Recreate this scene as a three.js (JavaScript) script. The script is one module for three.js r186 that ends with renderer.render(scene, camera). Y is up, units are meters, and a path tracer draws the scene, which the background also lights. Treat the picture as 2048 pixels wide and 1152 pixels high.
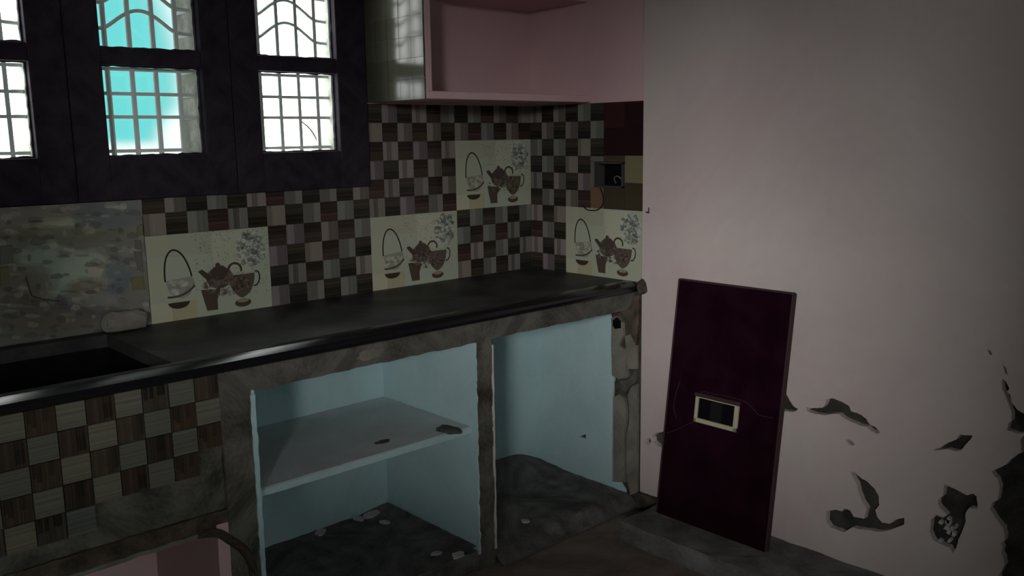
import * as THREE from 'three';
import { mergeGeometries, mergeVertices, toCreasedNormals } from 'three/addons/utils/BufferGeometryUtils.js';
import { RoundedBoxGeometry } from 'three/addons/geometries/RoundedBoxGeometry.js';
import { RectAreaLightUniformsLib } from 'three/addons/lights/RectAreaLightUniformsLib.js';
import { ImprovedNoise } from 'three/addons/math/ImprovedNoise.js';

/* ---------------------------------------------------------------- camera */
// Origin: the inner corner of the kitchen at floor level. x runs along the window wall (to the left it
// is negative), z runs along the side wall into the room, y is up. H is the worktop height.
const H = 0.83;
const scene = new THREE.Scene();
const F = 1793.93, PITCH = 0.166406, YAW = 0.744448, ROLL = -0.0149696;
const EYE = new THREE.Vector3(-2.43928, 0.50868 + H, 2.53037);
const camera = new THREE.PerspectiveCamera(2 * Math.atan(576 / F) * 180 / Math.PI, 2048 / 1152, 0.05, 100);
const FW = new THREE.Vector3(Math.sin(YAW) * Math.cos(PITCH), -Math.sin(PITCH), -Math.cos(YAW) * Math.cos(PITCH));
const RT0 = new THREE.Vector3(Math.cos(YAW), 0, Math.sin(YAW)), UP0 = new THREE.Vector3().crossVectors(RT0, FW);
const RT = RT0.clone().multiplyScalar(Math.cos(ROLL)).addScaledVector(UP0, Math.sin(ROLL));
const UPV = UP0.clone().multiplyScalar(Math.cos(ROLL)).addScaledVector(RT0, -Math.sin(ROLL));
camera.position.copy(EYE); camera.up.copy(UPV); camera.lookAt(EYE.clone().add(FW)); scene.add(camera);
// a photo pixel as the point where its ray meets the plane axis = value
function px(u, v, axis, value) {
  const d = FW.clone().addScaledVector(RT, (u - 1024) / F).addScaledVector(UPV, -(v - 576) / F);
  return EYE.clone().addScaledVector(d, (value - EYE[axis]) / d[axis]);
}

/* ---------------------------------------------------------------- sky, light, exposure */
const noise = new ImprovedNoise();
function rng(seed) { let s = seed >>> 0; return () => { s = (s + 0x6D2B79F5) >>> 0; let t = Math.imul(s ^ (s >>> 15), 1 | s); t = (t + Math.imul(t ^ (t >>> 7), 61 | t)) ^ t; return ((t ^ (t >>> 14)) >>> 0) / 4294967296; }; }
function fbm(x, y, z, o = 4) { let a = 0.5, s = 0; for (let i = 0; i < o; i++) { s += a * noise.noise(x, y, z); x *= 2.03; y *= 2.03; z *= 2.03; a *= 0.5; } return s; }
const smooth = (a, b, x) => { const t = Math.min(1, Math.max(0, (x - a) / (b - a))); return t * t * (3 - 2 * t); };
const SKY_STRENGTH = 4.2;
{
  const W = 1024, HH = 512, data = new Float32Array(W * HH * 4);
  const white = [1.0, 1.01, 0.99], cyan = [0.03, 0.45, 0.435], haze = [0.50, 0.56, 0.545];
  for (let j = 0; j < HH; j++) for (let i = 0; i < W; i++) {
    const el = ((j + 0.5) / HH - 0.5) * Math.PI, th = ((i + 0.5) / W - 0.5) * 2 * Math.PI;
    const x = Math.cos(el) * Math.cos(th), y = Math.sin(el), z = Math.cos(el) * Math.sin(th);
    const az = Math.atan2(x, -z) * 180 / Math.PI, e = el * 180 / Math.PI;
    // broken hazy cloud: turquoise gaps in a white sheet
    let gap = smooth(-0.16, 0.10, fbm(x * 5 + 3.1, y * 9 + 1.7, z * 5 - 4.2, 4));
    // the gap that stands before the middle casement
    const g0 = smooth(4.6, 1.6, Math.hypot((az - 20.0) / 1.0, (e - 4) / 2.2)) * (1 - smooth(2.2, 0.6, Math.hypot((az - 23.2) / 1.1, (e - 0.2) / 1.0)) * 0.9);
    const g1 = 0.35 * smooth(4, 0.5, Math.hypot((az - 28.2) / 1.1, (e - 7.5) / 1.1));
    if (az > 8 && az < 38 && Math.abs(e) < 16) gap = Math.max(g0, g1); else gap = -gap;
    const k = (j * W + i) * 4;
    for (let c = 0; c < 3; c++) data[k + c] = gap < 0 ? white[c] * (1 + gap) - haze[c] * gap : white[c] * (1 - gap) + cyan[c] * gap;
    data[k + 3] = 1;
  }
  const t = new THREE.DataTexture(data, W, HH, THREE.RGBAFormat, THREE.FloatType);
  t.mapping = THREE.EquirectangularReflectionMapping; t.magFilter = t.minFilter = THREE.LinearFilter; t.needsUpdate = true;
  scene.background = t; scene.backgroundIntensity = SKY_STRENGTH;
}
RectAreaLightUniformsLib.init();
const renderer = new THREE.WebGLRenderer({ antialias: true });
renderer.toneMapping = THREE.LinearToneMapping;
renderer.toneMappingExposure = 2.7;
renderer.shadowMap.enabled = true;

/* ---------------------------------------------------------------- helpers */
const taken = new Map();
function numbered(name) { const n = taken.get(name) ?? 0; taken.set(name, n + 1); return n ? name + '_' + String(n).padStart(3, '0') : name; }
function mesh(name, geometry, material, parent) {
  const m = new THREE.Mesh(geometry, material); m.name = parent ? name : numbered(name);
  m.castShadow = m.receiveShadow = true; (parent ?? scene).add(m); return m;
}
function group(name, x = 0, y = 0, z = 0, parent) { const g = new THREE.Group(); g.name = parent ? name : numbered(name); g.position.set(x, y, z); (parent ?? scene).add(g); return g; }
function tag(o, label, category, grp) { o.userData.label = label; o.userData.category = category; if (grp) o.userData.group = grp; return o; }
function setting(o, label, category) { o.userData.kind = 'structure'; o.userData.label = label; o.userData.category = category; return o; }
// uv in metres, taken from the side each face looks to
function metric(g0) {
  const g = g0.index ? g0.toNonIndexed() : g0, p = g.attributes.position, n = new Float32Array(p.count * 2);
  const a = new THREE.Vector3(), b = new THREE.Vector3(), c = new THREE.Vector3();
  for (let i = 0; i < p.count; i += 3) {
    a.fromBufferAttribute(p, i); b.fromBufferAttribute(p, i + 1); c.fromBufferAttribute(p, i + 2);
    const f = b.clone().sub(a).cross(c.clone().sub(a)), ax = Math.abs(f.x), ay = Math.abs(f.y), az = Math.abs(f.z);
    [a, b, c].forEach((v, k) => { const [s, t] = ax >= ay && ax >= az ? [v.z, v.y] : ay >= az ? [v.x, v.z] : [v.x, v.y]; n[(i + k) * 2] = s; n[(i + k) * 2 + 1] = t; });
  }
  g.setAttribute('uv', new THREE.BufferAttribute(n, 2)); return g;
}
function box(x0, x1, y0, y1, z0, z1, r = 0) {
  const w = x1 - x0, h = y1 - y0, d = z1 - z0;
  const g = r ? new RoundedBoxGeometry(w, h, d, 2, Math.min(r, w / 2.01, h / 2.01, d / 2.01)) : new THREE.BoxGeometry(w, h, d);
  g.translate((x0 + x1) / 2, (y0 + y1) / 2, (z0 + z1) / 2); return metric(g);
}
// a box of broken cement: every face is subdivided and pushed about by noise
function rough(x0, x1, y0, y1, z0, z1, cell, amp, freq = 30, seed = 0) {
  const w = x1 - x0, h = y1 - y0, d = z1 - z0, s = (l) => Math.max(1, Math.min(60, Math.round(l / cell)));
  const g = new THREE.BoxGeometry(w, h, d, s(w), s(h), s(d)); g.translate((x0 + x1) / 2, (y0 + y1) / 2, (z0 + z1) / 2);
  const p = g.attributes.position;
  for (let i = 0; i < p.count; i++) {
    const x = p.getX(i), y = p.getY(i), z = p.getZ(i);
    p.setXYZ(i, x + amp * 2 * fbm(x * freq + seed, y * freq, z * freq, 3), y + amp * 2 * fbm(x * freq, y * freq + seed + 9.3, z * freq, 3), z + amp * 2 * fbm(x * freq, y * freq, z * freq + seed + 21.7, 3));
  }
  const m = metric(g); m.deleteAttribute('normal');
  const v = mergeVertices(m, 1e-5); v.computeVertexNormals(); return v;
}
const merge = (list) => mergeGeometries(list.map((g) => { const k = g.index ? g.toNonIndexed() : g; for (const a of Object.keys(k.attributes)) if (!['position', 'normal', 'uv'].includes(a)) k.deleteAttribute(a); return k; }));
function tube(points, r, seg = 24, sides = 6, closed = false) { return new THREE.TubeGeometry(new THREE.CatmullRomCurve3(points.map((p) => Array.isArray(p) ? new THREE.Vector3(...p) : p), closed), seg, r, sides, closed); }
// an outline in the (z, y) plane of a side wall, raised from x = back to x = front (front < back: into the room)
function plateZY(outline, back, front, bevel = 0, holes = []) {
  const toShape = (pts, S = THREE.Shape) => new S(pts.map((p) => new THREE.Vector2(p[0], p[1])));
  const sh = toShape(outline); for (const h of holes) sh.holes.push(toShape(h, THREE.Path));
  const g = new THREE.ExtrudeGeometry(sh, { depth: back - front - bevel, bevelEnabled: bevel > 0, bevelThickness: bevel, bevelSize: bevel, bevelOffset: -bevel, bevelSegments: 1, steps: 1 });
  // shape x -> z, shape y -> y, depth -> -x
  g.applyMatrix4(new THREE.Matrix4().set(0, 0, -1, back, 0, 1, 0, 0, 1, 0, 0, 0, 0, 0, 0, 1));
  return metric(g);
}
// the same on a wall that faces +z: outline in (x, y), from z = back to z = front
function plateXY(outline, back, front, bevel = 0, holes = []) {
  const sh = new THREE.Shape(outline.map((p) => new THREE.Vector2(p[0], p[1])));
  for (const h of holes) sh.holes.push(new THREE.Path(h.map((p) => new THREE.Vector2(p[0], p[1]))));
  const g = new THREE.ExtrudeGeometry(sh, { depth: front - back - bevel, bevelEnabled: bevel > 0, bevelThickness: bevel, bevelSize: bevel, bevelOffset: -bevel, bevelSegments: 1, steps: 1 });
  g.translate(0, 0, back); return metric(g);
}
// a ragged edge: points between a and b shaken at right angles
function ragged(a, b, n, amp, seed, freq = 40) {
  const out = [], dx = b[0] - a[0], dy = b[1] - a[1], l = Math.hypot(dx, dy) || 1;
  for (let i = 0; i <= n; i++) { const t = i / n, k = (fbm(t * l * freq + seed * 7.1, seed * 1.3, 0.5, 3) * 2) * amp * (i === 0 || i === n ? 0 : 1); out.push([a[0] + dx * t - dy / l * k, a[1] + dy * t + dx / l * k]); }
  return out;
}

/* ---------------------------------------------------------------- textures and materials */
function canvas(w, h, draw) { const c = document.createElement('canvas'); c.width = w; c.height = h; draw(c.getContext('2d'), w, h); const t = new THREE.CanvasTexture(c); t.colorSpace = THREE.SRGBColorSpace; t.wrapS = t.wrapT = THREE.RepeatWrapping; t.anisotropy = 4; return t; }
// tileable noise over `metres`, as a colour map between the linear colours a and b
function noiseMap(a, b, metres, freq, contrast, seed, size = 512, stretch = 1) {
  const d = new Uint8Array(size * size * 4), R = freq / (2 * Math.PI);
  const enc = (v) => Math.round(255 * (v <= 0.0031308 ? 12.92 * v : 1.055 * Math.pow(v, 1 / 2.4) - 0.055));
  for (let j = 0; j < size; j++) for (let i = 0; i < size; i++) {
    const u = i / size * 2 * Math.PI, v = j / size * 2 * Math.PI;
    const n = 0.5 + contrast * (fbm(Math.cos(u) * R * stretch + seed, Math.sin(u) * R * stretch + Math.cos(v) * R, Math.sin(v) * R + seed * 2, 5) + 0.35 * fbm(Math.cos(u) * R * 9 * stretch + seed, Math.sin(u) * R * 9 * stretch + Math.cos(v) * R * 9, Math.sin(v) * R * 9, 3));
    const t = Math.min(1, Math.max(0, n)), k = (j * size + i) * 4;
    for (let c = 0; c < 3; c++) d[k + c] = enc(a[c] + (b[c] - a[c]) * t);
    d[k + 3] = 255;
  }
  const t = new THREE.DataTexture(d, size, size); t.colorSpace = THREE.SRGBColorSpace; t.wrapS = t.wrapT = THREE.RepeatWrapping; t.magFilter = THREE.LinearFilter; t.minFilter = THREE.LinearMipmapLinearFilter; t.generateMipmaps = true;
  t.repeat.set(1 / metres, 1 / metres); t.needsUpdate = true; return t;
}
function bumpMap(metres, freq, seed, size = 256) { const t = noiseMap([0, 0, 0], [1, 1, 1], metres, freq, 1.1, seed, size); t.colorSpace = THREE.NoColorSpace; return t; }
const bumpFine = bumpMap(0.5, 14, 5), bumpCoarse = bumpMap(0.4, 7, 8);
function stuffMat(a, b, metres, freq, contrast, seed, rest = {}) { return new THREE.MeshPhysicalMaterial({ map: noiseMap(a, b, metres, freq, contrast, seed), roughness: 0.9, specularIntensity: 0.25, ...rest }); }
const M = {
  pink: stuffMat([0.52, 0.435, 0.435], [0.57, 0.53, 0.51], 1.7, 5, 1.0, 1, { roughness: 0.75, bumpMap: bumpFine, bumpScale: 0.0006 }),
  mauve: stuffMat([0.55, 0.375, 0.40], [0.61, 0.43, 0.45], 1.3, 5, 1.0, 17, { roughness: 0.75, bumpMap: bumpFine, bumpScale: 0.0006 }),
  cement: stuffMat([0.040, 0.039, 0.034], [0.135, 0.132, 0.116], 0.6, 7, 1.5, 2, { bumpMap: bumpCoarse, bumpScale: 0.003 }),
  paleCement: stuffMat([0.10, 0.10, 0.095], [0.20, 0.20, 0.19], 0.6, 7, 1.4, 23, { bumpMap: bumpCoarse, bumpScale: 0.003 }),
  bareWall: stuffMat([0.032, 0.032, 0.029], [0.075, 0.073, 0.065], 0.5, 7, 1.5, 20, { bumpMap: bumpCoarse, bumpScale: 0.003 }),
  darkCement: stuffMat([0.075, 0.074, 0.071], [0.18, 0.176, 0.168], 0.5, 7, 1.5, 3, { bumpMap: bumpCoarse, bumpScale: 0.003 }),
  brownCement: stuffMat([0.04, 0.031, 0.024], [0.11, 0.088, 0.068], 0.4, 7, 1.5, 4, { bumpMap: bumpCoarse, bumpScale: 0.003 }),
  creamPlaster: stuffMat([0.14, 0.137, 0.116], [0.23, 0.224, 0.188], 0.5, 6, 1.4, 5, { bumpMap: bumpFine, bumpScale: 0.001 }),
  teal: stuffMat([0.39, 0.55, 0.58], [0.46, 0.63, 0.66], 0.9, 5, 1.2, 6, { roughness: 0.7, bumpMap: bumpFine, bumpScale: 0.0005 }),
  shelfDust: stuffMat([0.48, 0.52, 0.53], [0.58, 0.62, 0.63], 0.7, 6, 1.2, 7, { roughness: 0.95 }),
  granite: stuffMat([0.006, 0.006, 0.008], [0.010, 0.010, 0.013], 0.3, 20, 1.0, 8, { roughness: 0.2, specularIntensity: 1 }),
  dustyGranite: stuffMat([0.022, 0.022, 0.0225], [0.062, 0.062, 0.062], 0.8, 6, 1.7, 9, { roughness: 0.5, specularIntensity: 0.5 }),
  floor: stuffMat([0.15, 0.118, 0.098], [0.26, 0.212, 0.178], 0.9, 6, 1.5, 10, { roughness: 0.85, bumpMap: bumpCoarse, bumpScale: 0.002 }),
  frameWood: stuffMat([0.018, 0.014, 0.021], [0.034, 0.028, 0.039], 0.4, 9, 1.3, 11, { roughness: 0.8, specularIntensity: 0.2 }),
  mullion: stuffMat([0.30, 0.31, 0.27], [0.50, 0.51, 0.46], 0.35, 6, 1.8, 12, { roughness: 0.8 }),
  grille: new THREE.MeshStandardMaterial({ color: new THREE.Color().setRGB(0.60, 0.66, 0.64), roughness: 0.6 }),
  maroon: stuffMat([0.0105, 0.0024, 0.0066], [0.0175, 0.005, 0.0108], 0.5, 6, 1.5, 13, { roughness: 0.6, specularIntensity: 0.0 }),
  maroonEdge: new THREE.MeshStandardMaterial({ color: new THREE.Color().setRGB(0.035, 0.014, 0.018), roughness: 0.7 }),
  cream: new THREE.MeshStandardMaterial({ color: new THREE.Color().setRGB(0.42, 0.39, 0.29), roughness: 0.6 }),
  steel: new THREE.MeshStandardMaterial({ color: new THREE.Color().setRGB(0.07, 0.07, 0.075), roughness: 0.6, metalness: 0.4 }),
  black: new THREE.MeshPhysicalMaterial({ color: new THREE.Color().setRGB(0.004, 0.003, 0.005), roughness: 0.8, specularIntensity: 0.15 }),
  wire: new THREE.MeshPhysicalMaterial({ color: new THREE.Color().setRGB(0.012, 0.012, 0.013), roughness: 0.6, specularIntensity: 0.2 }),
  wirePale: new THREE.MeshStandardMaterial({ color: new THREE.Color().setRGB(0.25, 0.22, 0.2), roughness: 0.5 }),
  rust: new THREE.MeshStandardMaterial({ color: new THREE.Color().setRGB(0.05, 0.035, 0.025), roughness: 0.8 }),
  chip: stuffMat([0.42, 0.42, 0.41], [0.60, 0.60, 0.58], 0.2, 6, 1.4, 14),
  whitewash: stuffMat([0.50, 0.48, 0.46], [0.58, 0.56, 0.53], 1.5, 5, 1.0, 15, { roughness: 0.85 }),
  dimmingGlass: new THREE.MeshPhysicalMaterial({ color: new THREE.Color().setRGB(0.34, 0.35, 0.35), transmission: 1, thickness: 0, roughness: 0.02, ior: 1.45 }),  // added grey filter for the sky in the middle light
  unseenLampFace: new THREE.MeshStandardMaterial({ color: 0xffffff, emissive: 0xffffff, emissiveIntensity: 1.2, roughness: 0.6 }),  // glowing face of the unseen hall lamps
  dullWall: stuffMat([0.11, 0.105, 0.10], [0.16, 0.155, 0.15], 1.5, 5, 1.0, 16),  // out-of-view surfaces, kept dark to limit bounced light
};
// printed squares of the wall tiles: light ones with upright bands, dark ones with level bands (a wood-weave print)
const css = (r, g, b) => `rgb(${r | 0},${g | 0},${b | 0})`;
function grain(c, w, h, amount, rand, upright) { for (let k = 0; k < 60; k++) { c.fillStyle = rand() < 0.5 ? `rgba(0,0,0,${amount * rand()})` : `rgba(255,255,255,${amount * rand()})`; const p = rand(); upright ? c.fillRect(p * w, 0, 1 + rand() * 2, h) : c.fillRect(0, p * h, w, 1 + rand() * 2); } }
function tileMat(draw, tone = 1) { return new THREE.MeshPhysicalMaterial({ color: new THREE.Color().setRGB(tone, tone, tone), map: canvas(64, 64, draw), roughness: 0.06, ior: 1.4, specularIntensity: 0.45 }); }
const lightTiles = [[146, 138, 130], [138, 136, 128], [150, 140, 136], [134, 136, 130], [146, 138, 126], [128, 124, 120], [140, 130, 132]].map((col, i) => tileMat((c, w, h) => {
  const r = rng(100 + i), s = 0.34 + 0.4 * r(), d = 0.70 + 0.14 * r();
  c.fillStyle = css(...col); c.fillRect(0, 0, w, h);
  c.fillStyle = css(col[0] * d, col[1] * d, col[2] * d * 0.99);
  i % 3 === 0 ? c.fillRect(w * s, 0, w, h) : i % 3 === 1 ? c.fillRect(0, 0, w * (1 - s), h) : c.fillRect(w * 0.25, 0, w * 0.3, h);
  grain(c, w, h, 0.035, r, true);
}, 0.75));
const darkTiles = [[58, 51, 45], [53, 48, 42], [61, 51, 46], [52, 50, 46], [58, 49, 41], [55, 51, 43], [65, 49, 46]].map((col, i) => tileMat((c, w, h) => {
  const r = rng(200 + i), s = 0.4 + 0.25 * r(), d = 0.66 + 0.12 * r();
  c.fillStyle = css(...col); c.fillRect(0, 0, w, h);
  c.fillStyle = css(col[0] * d, col[1] * d, col[2] * d);
  i % 2 ? c.fillRect(0, h * s, w, h) : c.fillRect(0, 0, w, h * s);
  grain(c, w, h, 0.04, r, false);
}));
const plainTile = (r, g, b) => new THREE.MeshPhysicalMaterial({ color: new THREE.Color(`rgb(${r},${g},${b})`), roughness: 0.1, ior: 1.4, specularIntensity: 0.4 });
const P = { maroon: plainTile(58, 35, 35), wine: plainTile(42, 26, 30), brown: plainTile(70, 62, 53), olive: plainTile(112, 109, 84), umber: plainTile(62, 57, 45), tan: plainTile(108, 86, 66), grey: plainTile(104, 102, 96) };
// the picture tile: a tall-handled basket, a teapot, cups and a bunch of flowers, printed in brown on cream
function pictureTile(seed, wear) {
  const t = canvas(768, 512, (c, w, h) => {
    const r = rng(seed);
    c.fillStyle = css(176, 178, 160); c.fillRect(0, 0, w, h);
    for (const [x, y, ww, hh, col] of [[0, 0, .17, .25, '176,172,154'], [.17, 0, .33, .26, '172,170,152'], [0, .3, .14, .42, '180,178,156'], [.52, .02, .3, .5, '188,186,166'], [0, .78, .16, .22, '190,184,160'], [.16, .78, .2, .22, '178,168,140']]) { c.fillStyle = `rgb(${col})`; c.fillRect(x * w, y * h, ww * w, hh * h); }
    const blob = (x, y, rx, ry, col, a) => { c.fillStyle = `rgba(${col},${a})`; c.beginPath(); c.ellipse(x * w, y * h, rx * w, ry * h, 0, 0, 7); c.fill(); };
    // basket
    c.lineCap = 'round'; c.strokeStyle = 'rgb(44,44,42)'; c.lineWidth = w * .013;
    c.beginPath(); c.moveTo(.125 * w, .53 * h); c.bezierCurveTo(.11 * w, .02 * h, .31 * w, .08 * h, .345 * w, .62 * h); c.stroke();
    c.fillStyle = 'rgba(150,148,134,1)'; c.beginPath(); c.moveTo(.13 * w, .53 * h); c.lineTo(.34 * w, .5 * h); c.quadraticCurveTo(.37 * w, .7 * h, .26 * w, .75 * h); c.quadraticCurveTo(.14 * w, .74 * h, .13 * w, .53 * h); c.fill();
    for (let k = 0; k < 26; k++) blob(.16 + .17 * r(), .54 + .16 * r(), .02, .02, r() < .5 ? '200,198,186' : '132,130,118', .5);
    c.strokeStyle = 'rgb(84,76,66)'; c.lineWidth = w * .016; c.beginPath(); c.moveTo(.14 * w, .72 * h); c.quadraticCurveTo(.27 * w, .74 * h, .35 * w, .62 * h); c.stroke();
    c.fillStyle = 'rgb(66,58,46)'; c.beginPath(); c.ellipse(.22 * w, .79 * h, .085 * w, .075 * h, 0, 0, Math.PI); c.fill();
    // teapot with spout, lid and handle
    blob(.56, .56, .11, .13, '96,82,74', .95); blob(.56, .5, .07, .09, '78,66,60', .8); blob(.55, .41, .02, .03, '84,72,64', 1);
    c.fillStyle = 'rgb(78,66,60)'; c.beginPath(); c.moveTo(.47 * w, .6 * h); c.lineTo(.385 * w, .46 * h); c.lineTo(.42 * w, .44 * h); c.lineTo(.5 * w, .54 * h); c.fill();
    c.strokeStyle = 'rgb(78,68,62)'; c.lineWidth = w * .018; c.beginPath(); c.arc(.69 * w, .49 * h, .055 * w, Math.PI * 1.0, Math.PI * 2.05); c.stroke();
    // cups
    c.fillStyle = 'rgb(98,84,74)'; c.beginPath(); c.moveTo(.62 * w, .55 * h); c.lineTo(.86 * w, .55 * h); c.quadraticCurveTo(.85 * w, .8 * h, .74 * w, .84 * h); c.quadraticCurveTo(.65 * w, .78 * h, .62 * w, .55 * h); c.fill();
    c.strokeStyle = 'rgb(70,62,56)'; c.lineWidth = w * .013; c.beginPath(); c.ellipse(.865 * w, .62 * h, .035 * w, .09 * h, .2, -1.8, 1.6); c.stroke();
    blob(.745, .9, .07, .05, '82,70,58', 1); blob(.745, .875, .05, .022, '150,140,116', 1);
    c.fillStyle = 'rgb(84,74,62)'; c.beginPath(); c.moveTo(.4 * w, .68 * h); c.lineTo(.56 * w, .7 * h); c.lineTo(.53 * w, .82 * h); c.lineTo(.53 * w, .94 * h); c.lineTo(.44 * w, .94 * h); c.lineTo(.42 * w, .82 * h); c.fill();
    for (let k = 0; k < 140; k++) { const a = r() * 7, q = Math.sqrt(r()); blob(.62 + .2 * q * Math.cos(a), .66 + .13 * q * Math.sin(a), .006 + .012 * r(), .006 + .014 * r(), r() < .55 ? '62,56,52' : '122,110,100', .55); }
    // flowers
    for (let k = 0; k < 170; k++) { const a = r() * 7, q = Math.sqrt(r()); const x = .84 + .115 * q * Math.cos(a), y = .25 + .22 * q * Math.sin(a); blob(x, y, .012 + .012 * r(), .014 + .014 * r(), r() < .5 ? '198,200,192' : r() < .6 ? '120,124,116' : '84,88,84', .5); }
    c.strokeStyle = 'rgba(66,68,64,.8)'; c.lineWidth = 3; for (let k = 0; k < 26; k++) { const x = .74 + .2 * r(), y = .06 + .38 * r(); c.beginPath(); c.arc(x * w, y * h, 10 + 14 * r(), r() * 6, r() * 6 + 2); c.stroke(); }
    // specks of dirt
    for (let k = 0; k < wear; k++) { const x = .35 + .65 * r(), y = r() * .8; blob(x, y, .002 + .004 * r(), .002 + .004 * r(), '60,58,52', .55); }
  });
  return new THREE.MeshPhysicalMaterial({ color: new THREE.Color().setRGB(0.84, 0.90, 0.90), map: t, roughness: 0.08, ior: 1.4, specularIntensity: 0.45 });
}

// a tile: a flat back with a face that bulges a little, facing +z, centred on the origin, front at z = 0
function pillow(w, h, depth, bulge, n = 4) {
  const g = new THREE.PlaneGeometry(w, h, n, n), p = g.attributes.position;
  for (let i = 0; i < p.count; i++) { const a = p.getX(i) / (w / 2), b = p.getY(i) / (h / 2); p.setZ(i, -bulge * (a * a + b * b) * 0.5); }
  g.computeVertexNormals();
  const sides = new THREE.BoxGeometry(w, h, depth); sides.translate(0, 0, -depth / 2 - bulge);
  return merge([g, sides]);
}
const SQ = 0.0625, squareGeo = pillow(SQ - 0.0009, SQ - 0.0009, 0.006, 0.0004);
const picGeo = pillow(0.3745, 0.2495, 0.006, 0.0003, 4);
const turnB = -Math.PI / 2;   // a tile on the side wall looks to -x

/* ---------------------------------------------------------------- room shell */
const RX = -3.5, RZ = 3.8, CEIL = 2.9, T = 0.22;
const LAMP = 59;   // radiance of the unseen hall lamps that light the pink wall
const W3 = { z0: 2.95, z1: 3.6, y0: 0, y1: 2.0 };   // unseen doorway in the left wall, passes the hall light
{
  const f = mesh('floor', rough(RX, 0.0, -0.12, 0, 0, RZ, 0.08, 0.003, 9, 3), M.floor); setting(f, 'dark brown unfinished cement floor littered with dust', 'floor');
  const c = mesh('ceiling', box(RX - T, T, CEIL, CEIL + 0.15, -T, RZ + T), M.dullWall); setting(c, 'plain grey ceiling slab', 'ceiling');
  const { z0, z1, y0, y1 } = W3, rc = (a, b, c, d) => [[a, c], [b, c], [b, d], [a, d]];
  const wl = mesh('wall_left', plateZY(rc(-T, RZ + T, -0.1, CEIL), RX, RX - T, 0, [rc(z0, z1, y0 - 0.02, y1)]), M.dullWall); setting(wl, 'plain grey wall facing the dark board', 'wall');
}
// window wall
const WX0 = -2.16, WX1 = -0.748, WY0 = H + 0.353, WY1 = H + 1.62;
const wallBack = group('wall_back'); setting(wallBack, 'window wall with checkered tiles above the worktop', 'wall');
{
  const rect = (x0, x1, y0, y1) => [[x0, y0], [x1, y0], [x1, y1], [x0, y1]];
  mesh('masonry', plateXY(rect(RX, T, -0.1, CEIL), -0.24, -0.009, 0, [rect(WX0, WX1, WY0, WY1)]), M.cement, wallBack);
  // painted plaster above the tiles and left of the window
  mesh('painted_plaster', merge([box(WX1, 0, H + 0.625, CEIL, -0.009, 0), box(RX, WX0, WY0, CEIL, -0.009, 0), box(WX0, WX1, WY1, CEIL, -0.009, 0)]), M.mauve, wallBack);
}
// back wall of the room, behind the camera, with an unseen window
const W2 = { x0: -3.4, x1: -1.95, y0: 0.85, y1: 2.1 };
const wallFront = group('wall_front'); setting(wallFront, 'plain grey wall opposite the window wall', 'wall');
{
  const rect = (x0, x1, y0, y1) => [[x0, y0], [x1, y0], [x1, y1], [x0, y1]];
  mesh('masonry', plateXY(rect(RX, T, -0.1, CEIL), RZ, RZ + T, 0, [rect(W2.x0, W2.x1, W2.y0, W2.y1)]), M.dullWall, wallFront);
}
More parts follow.
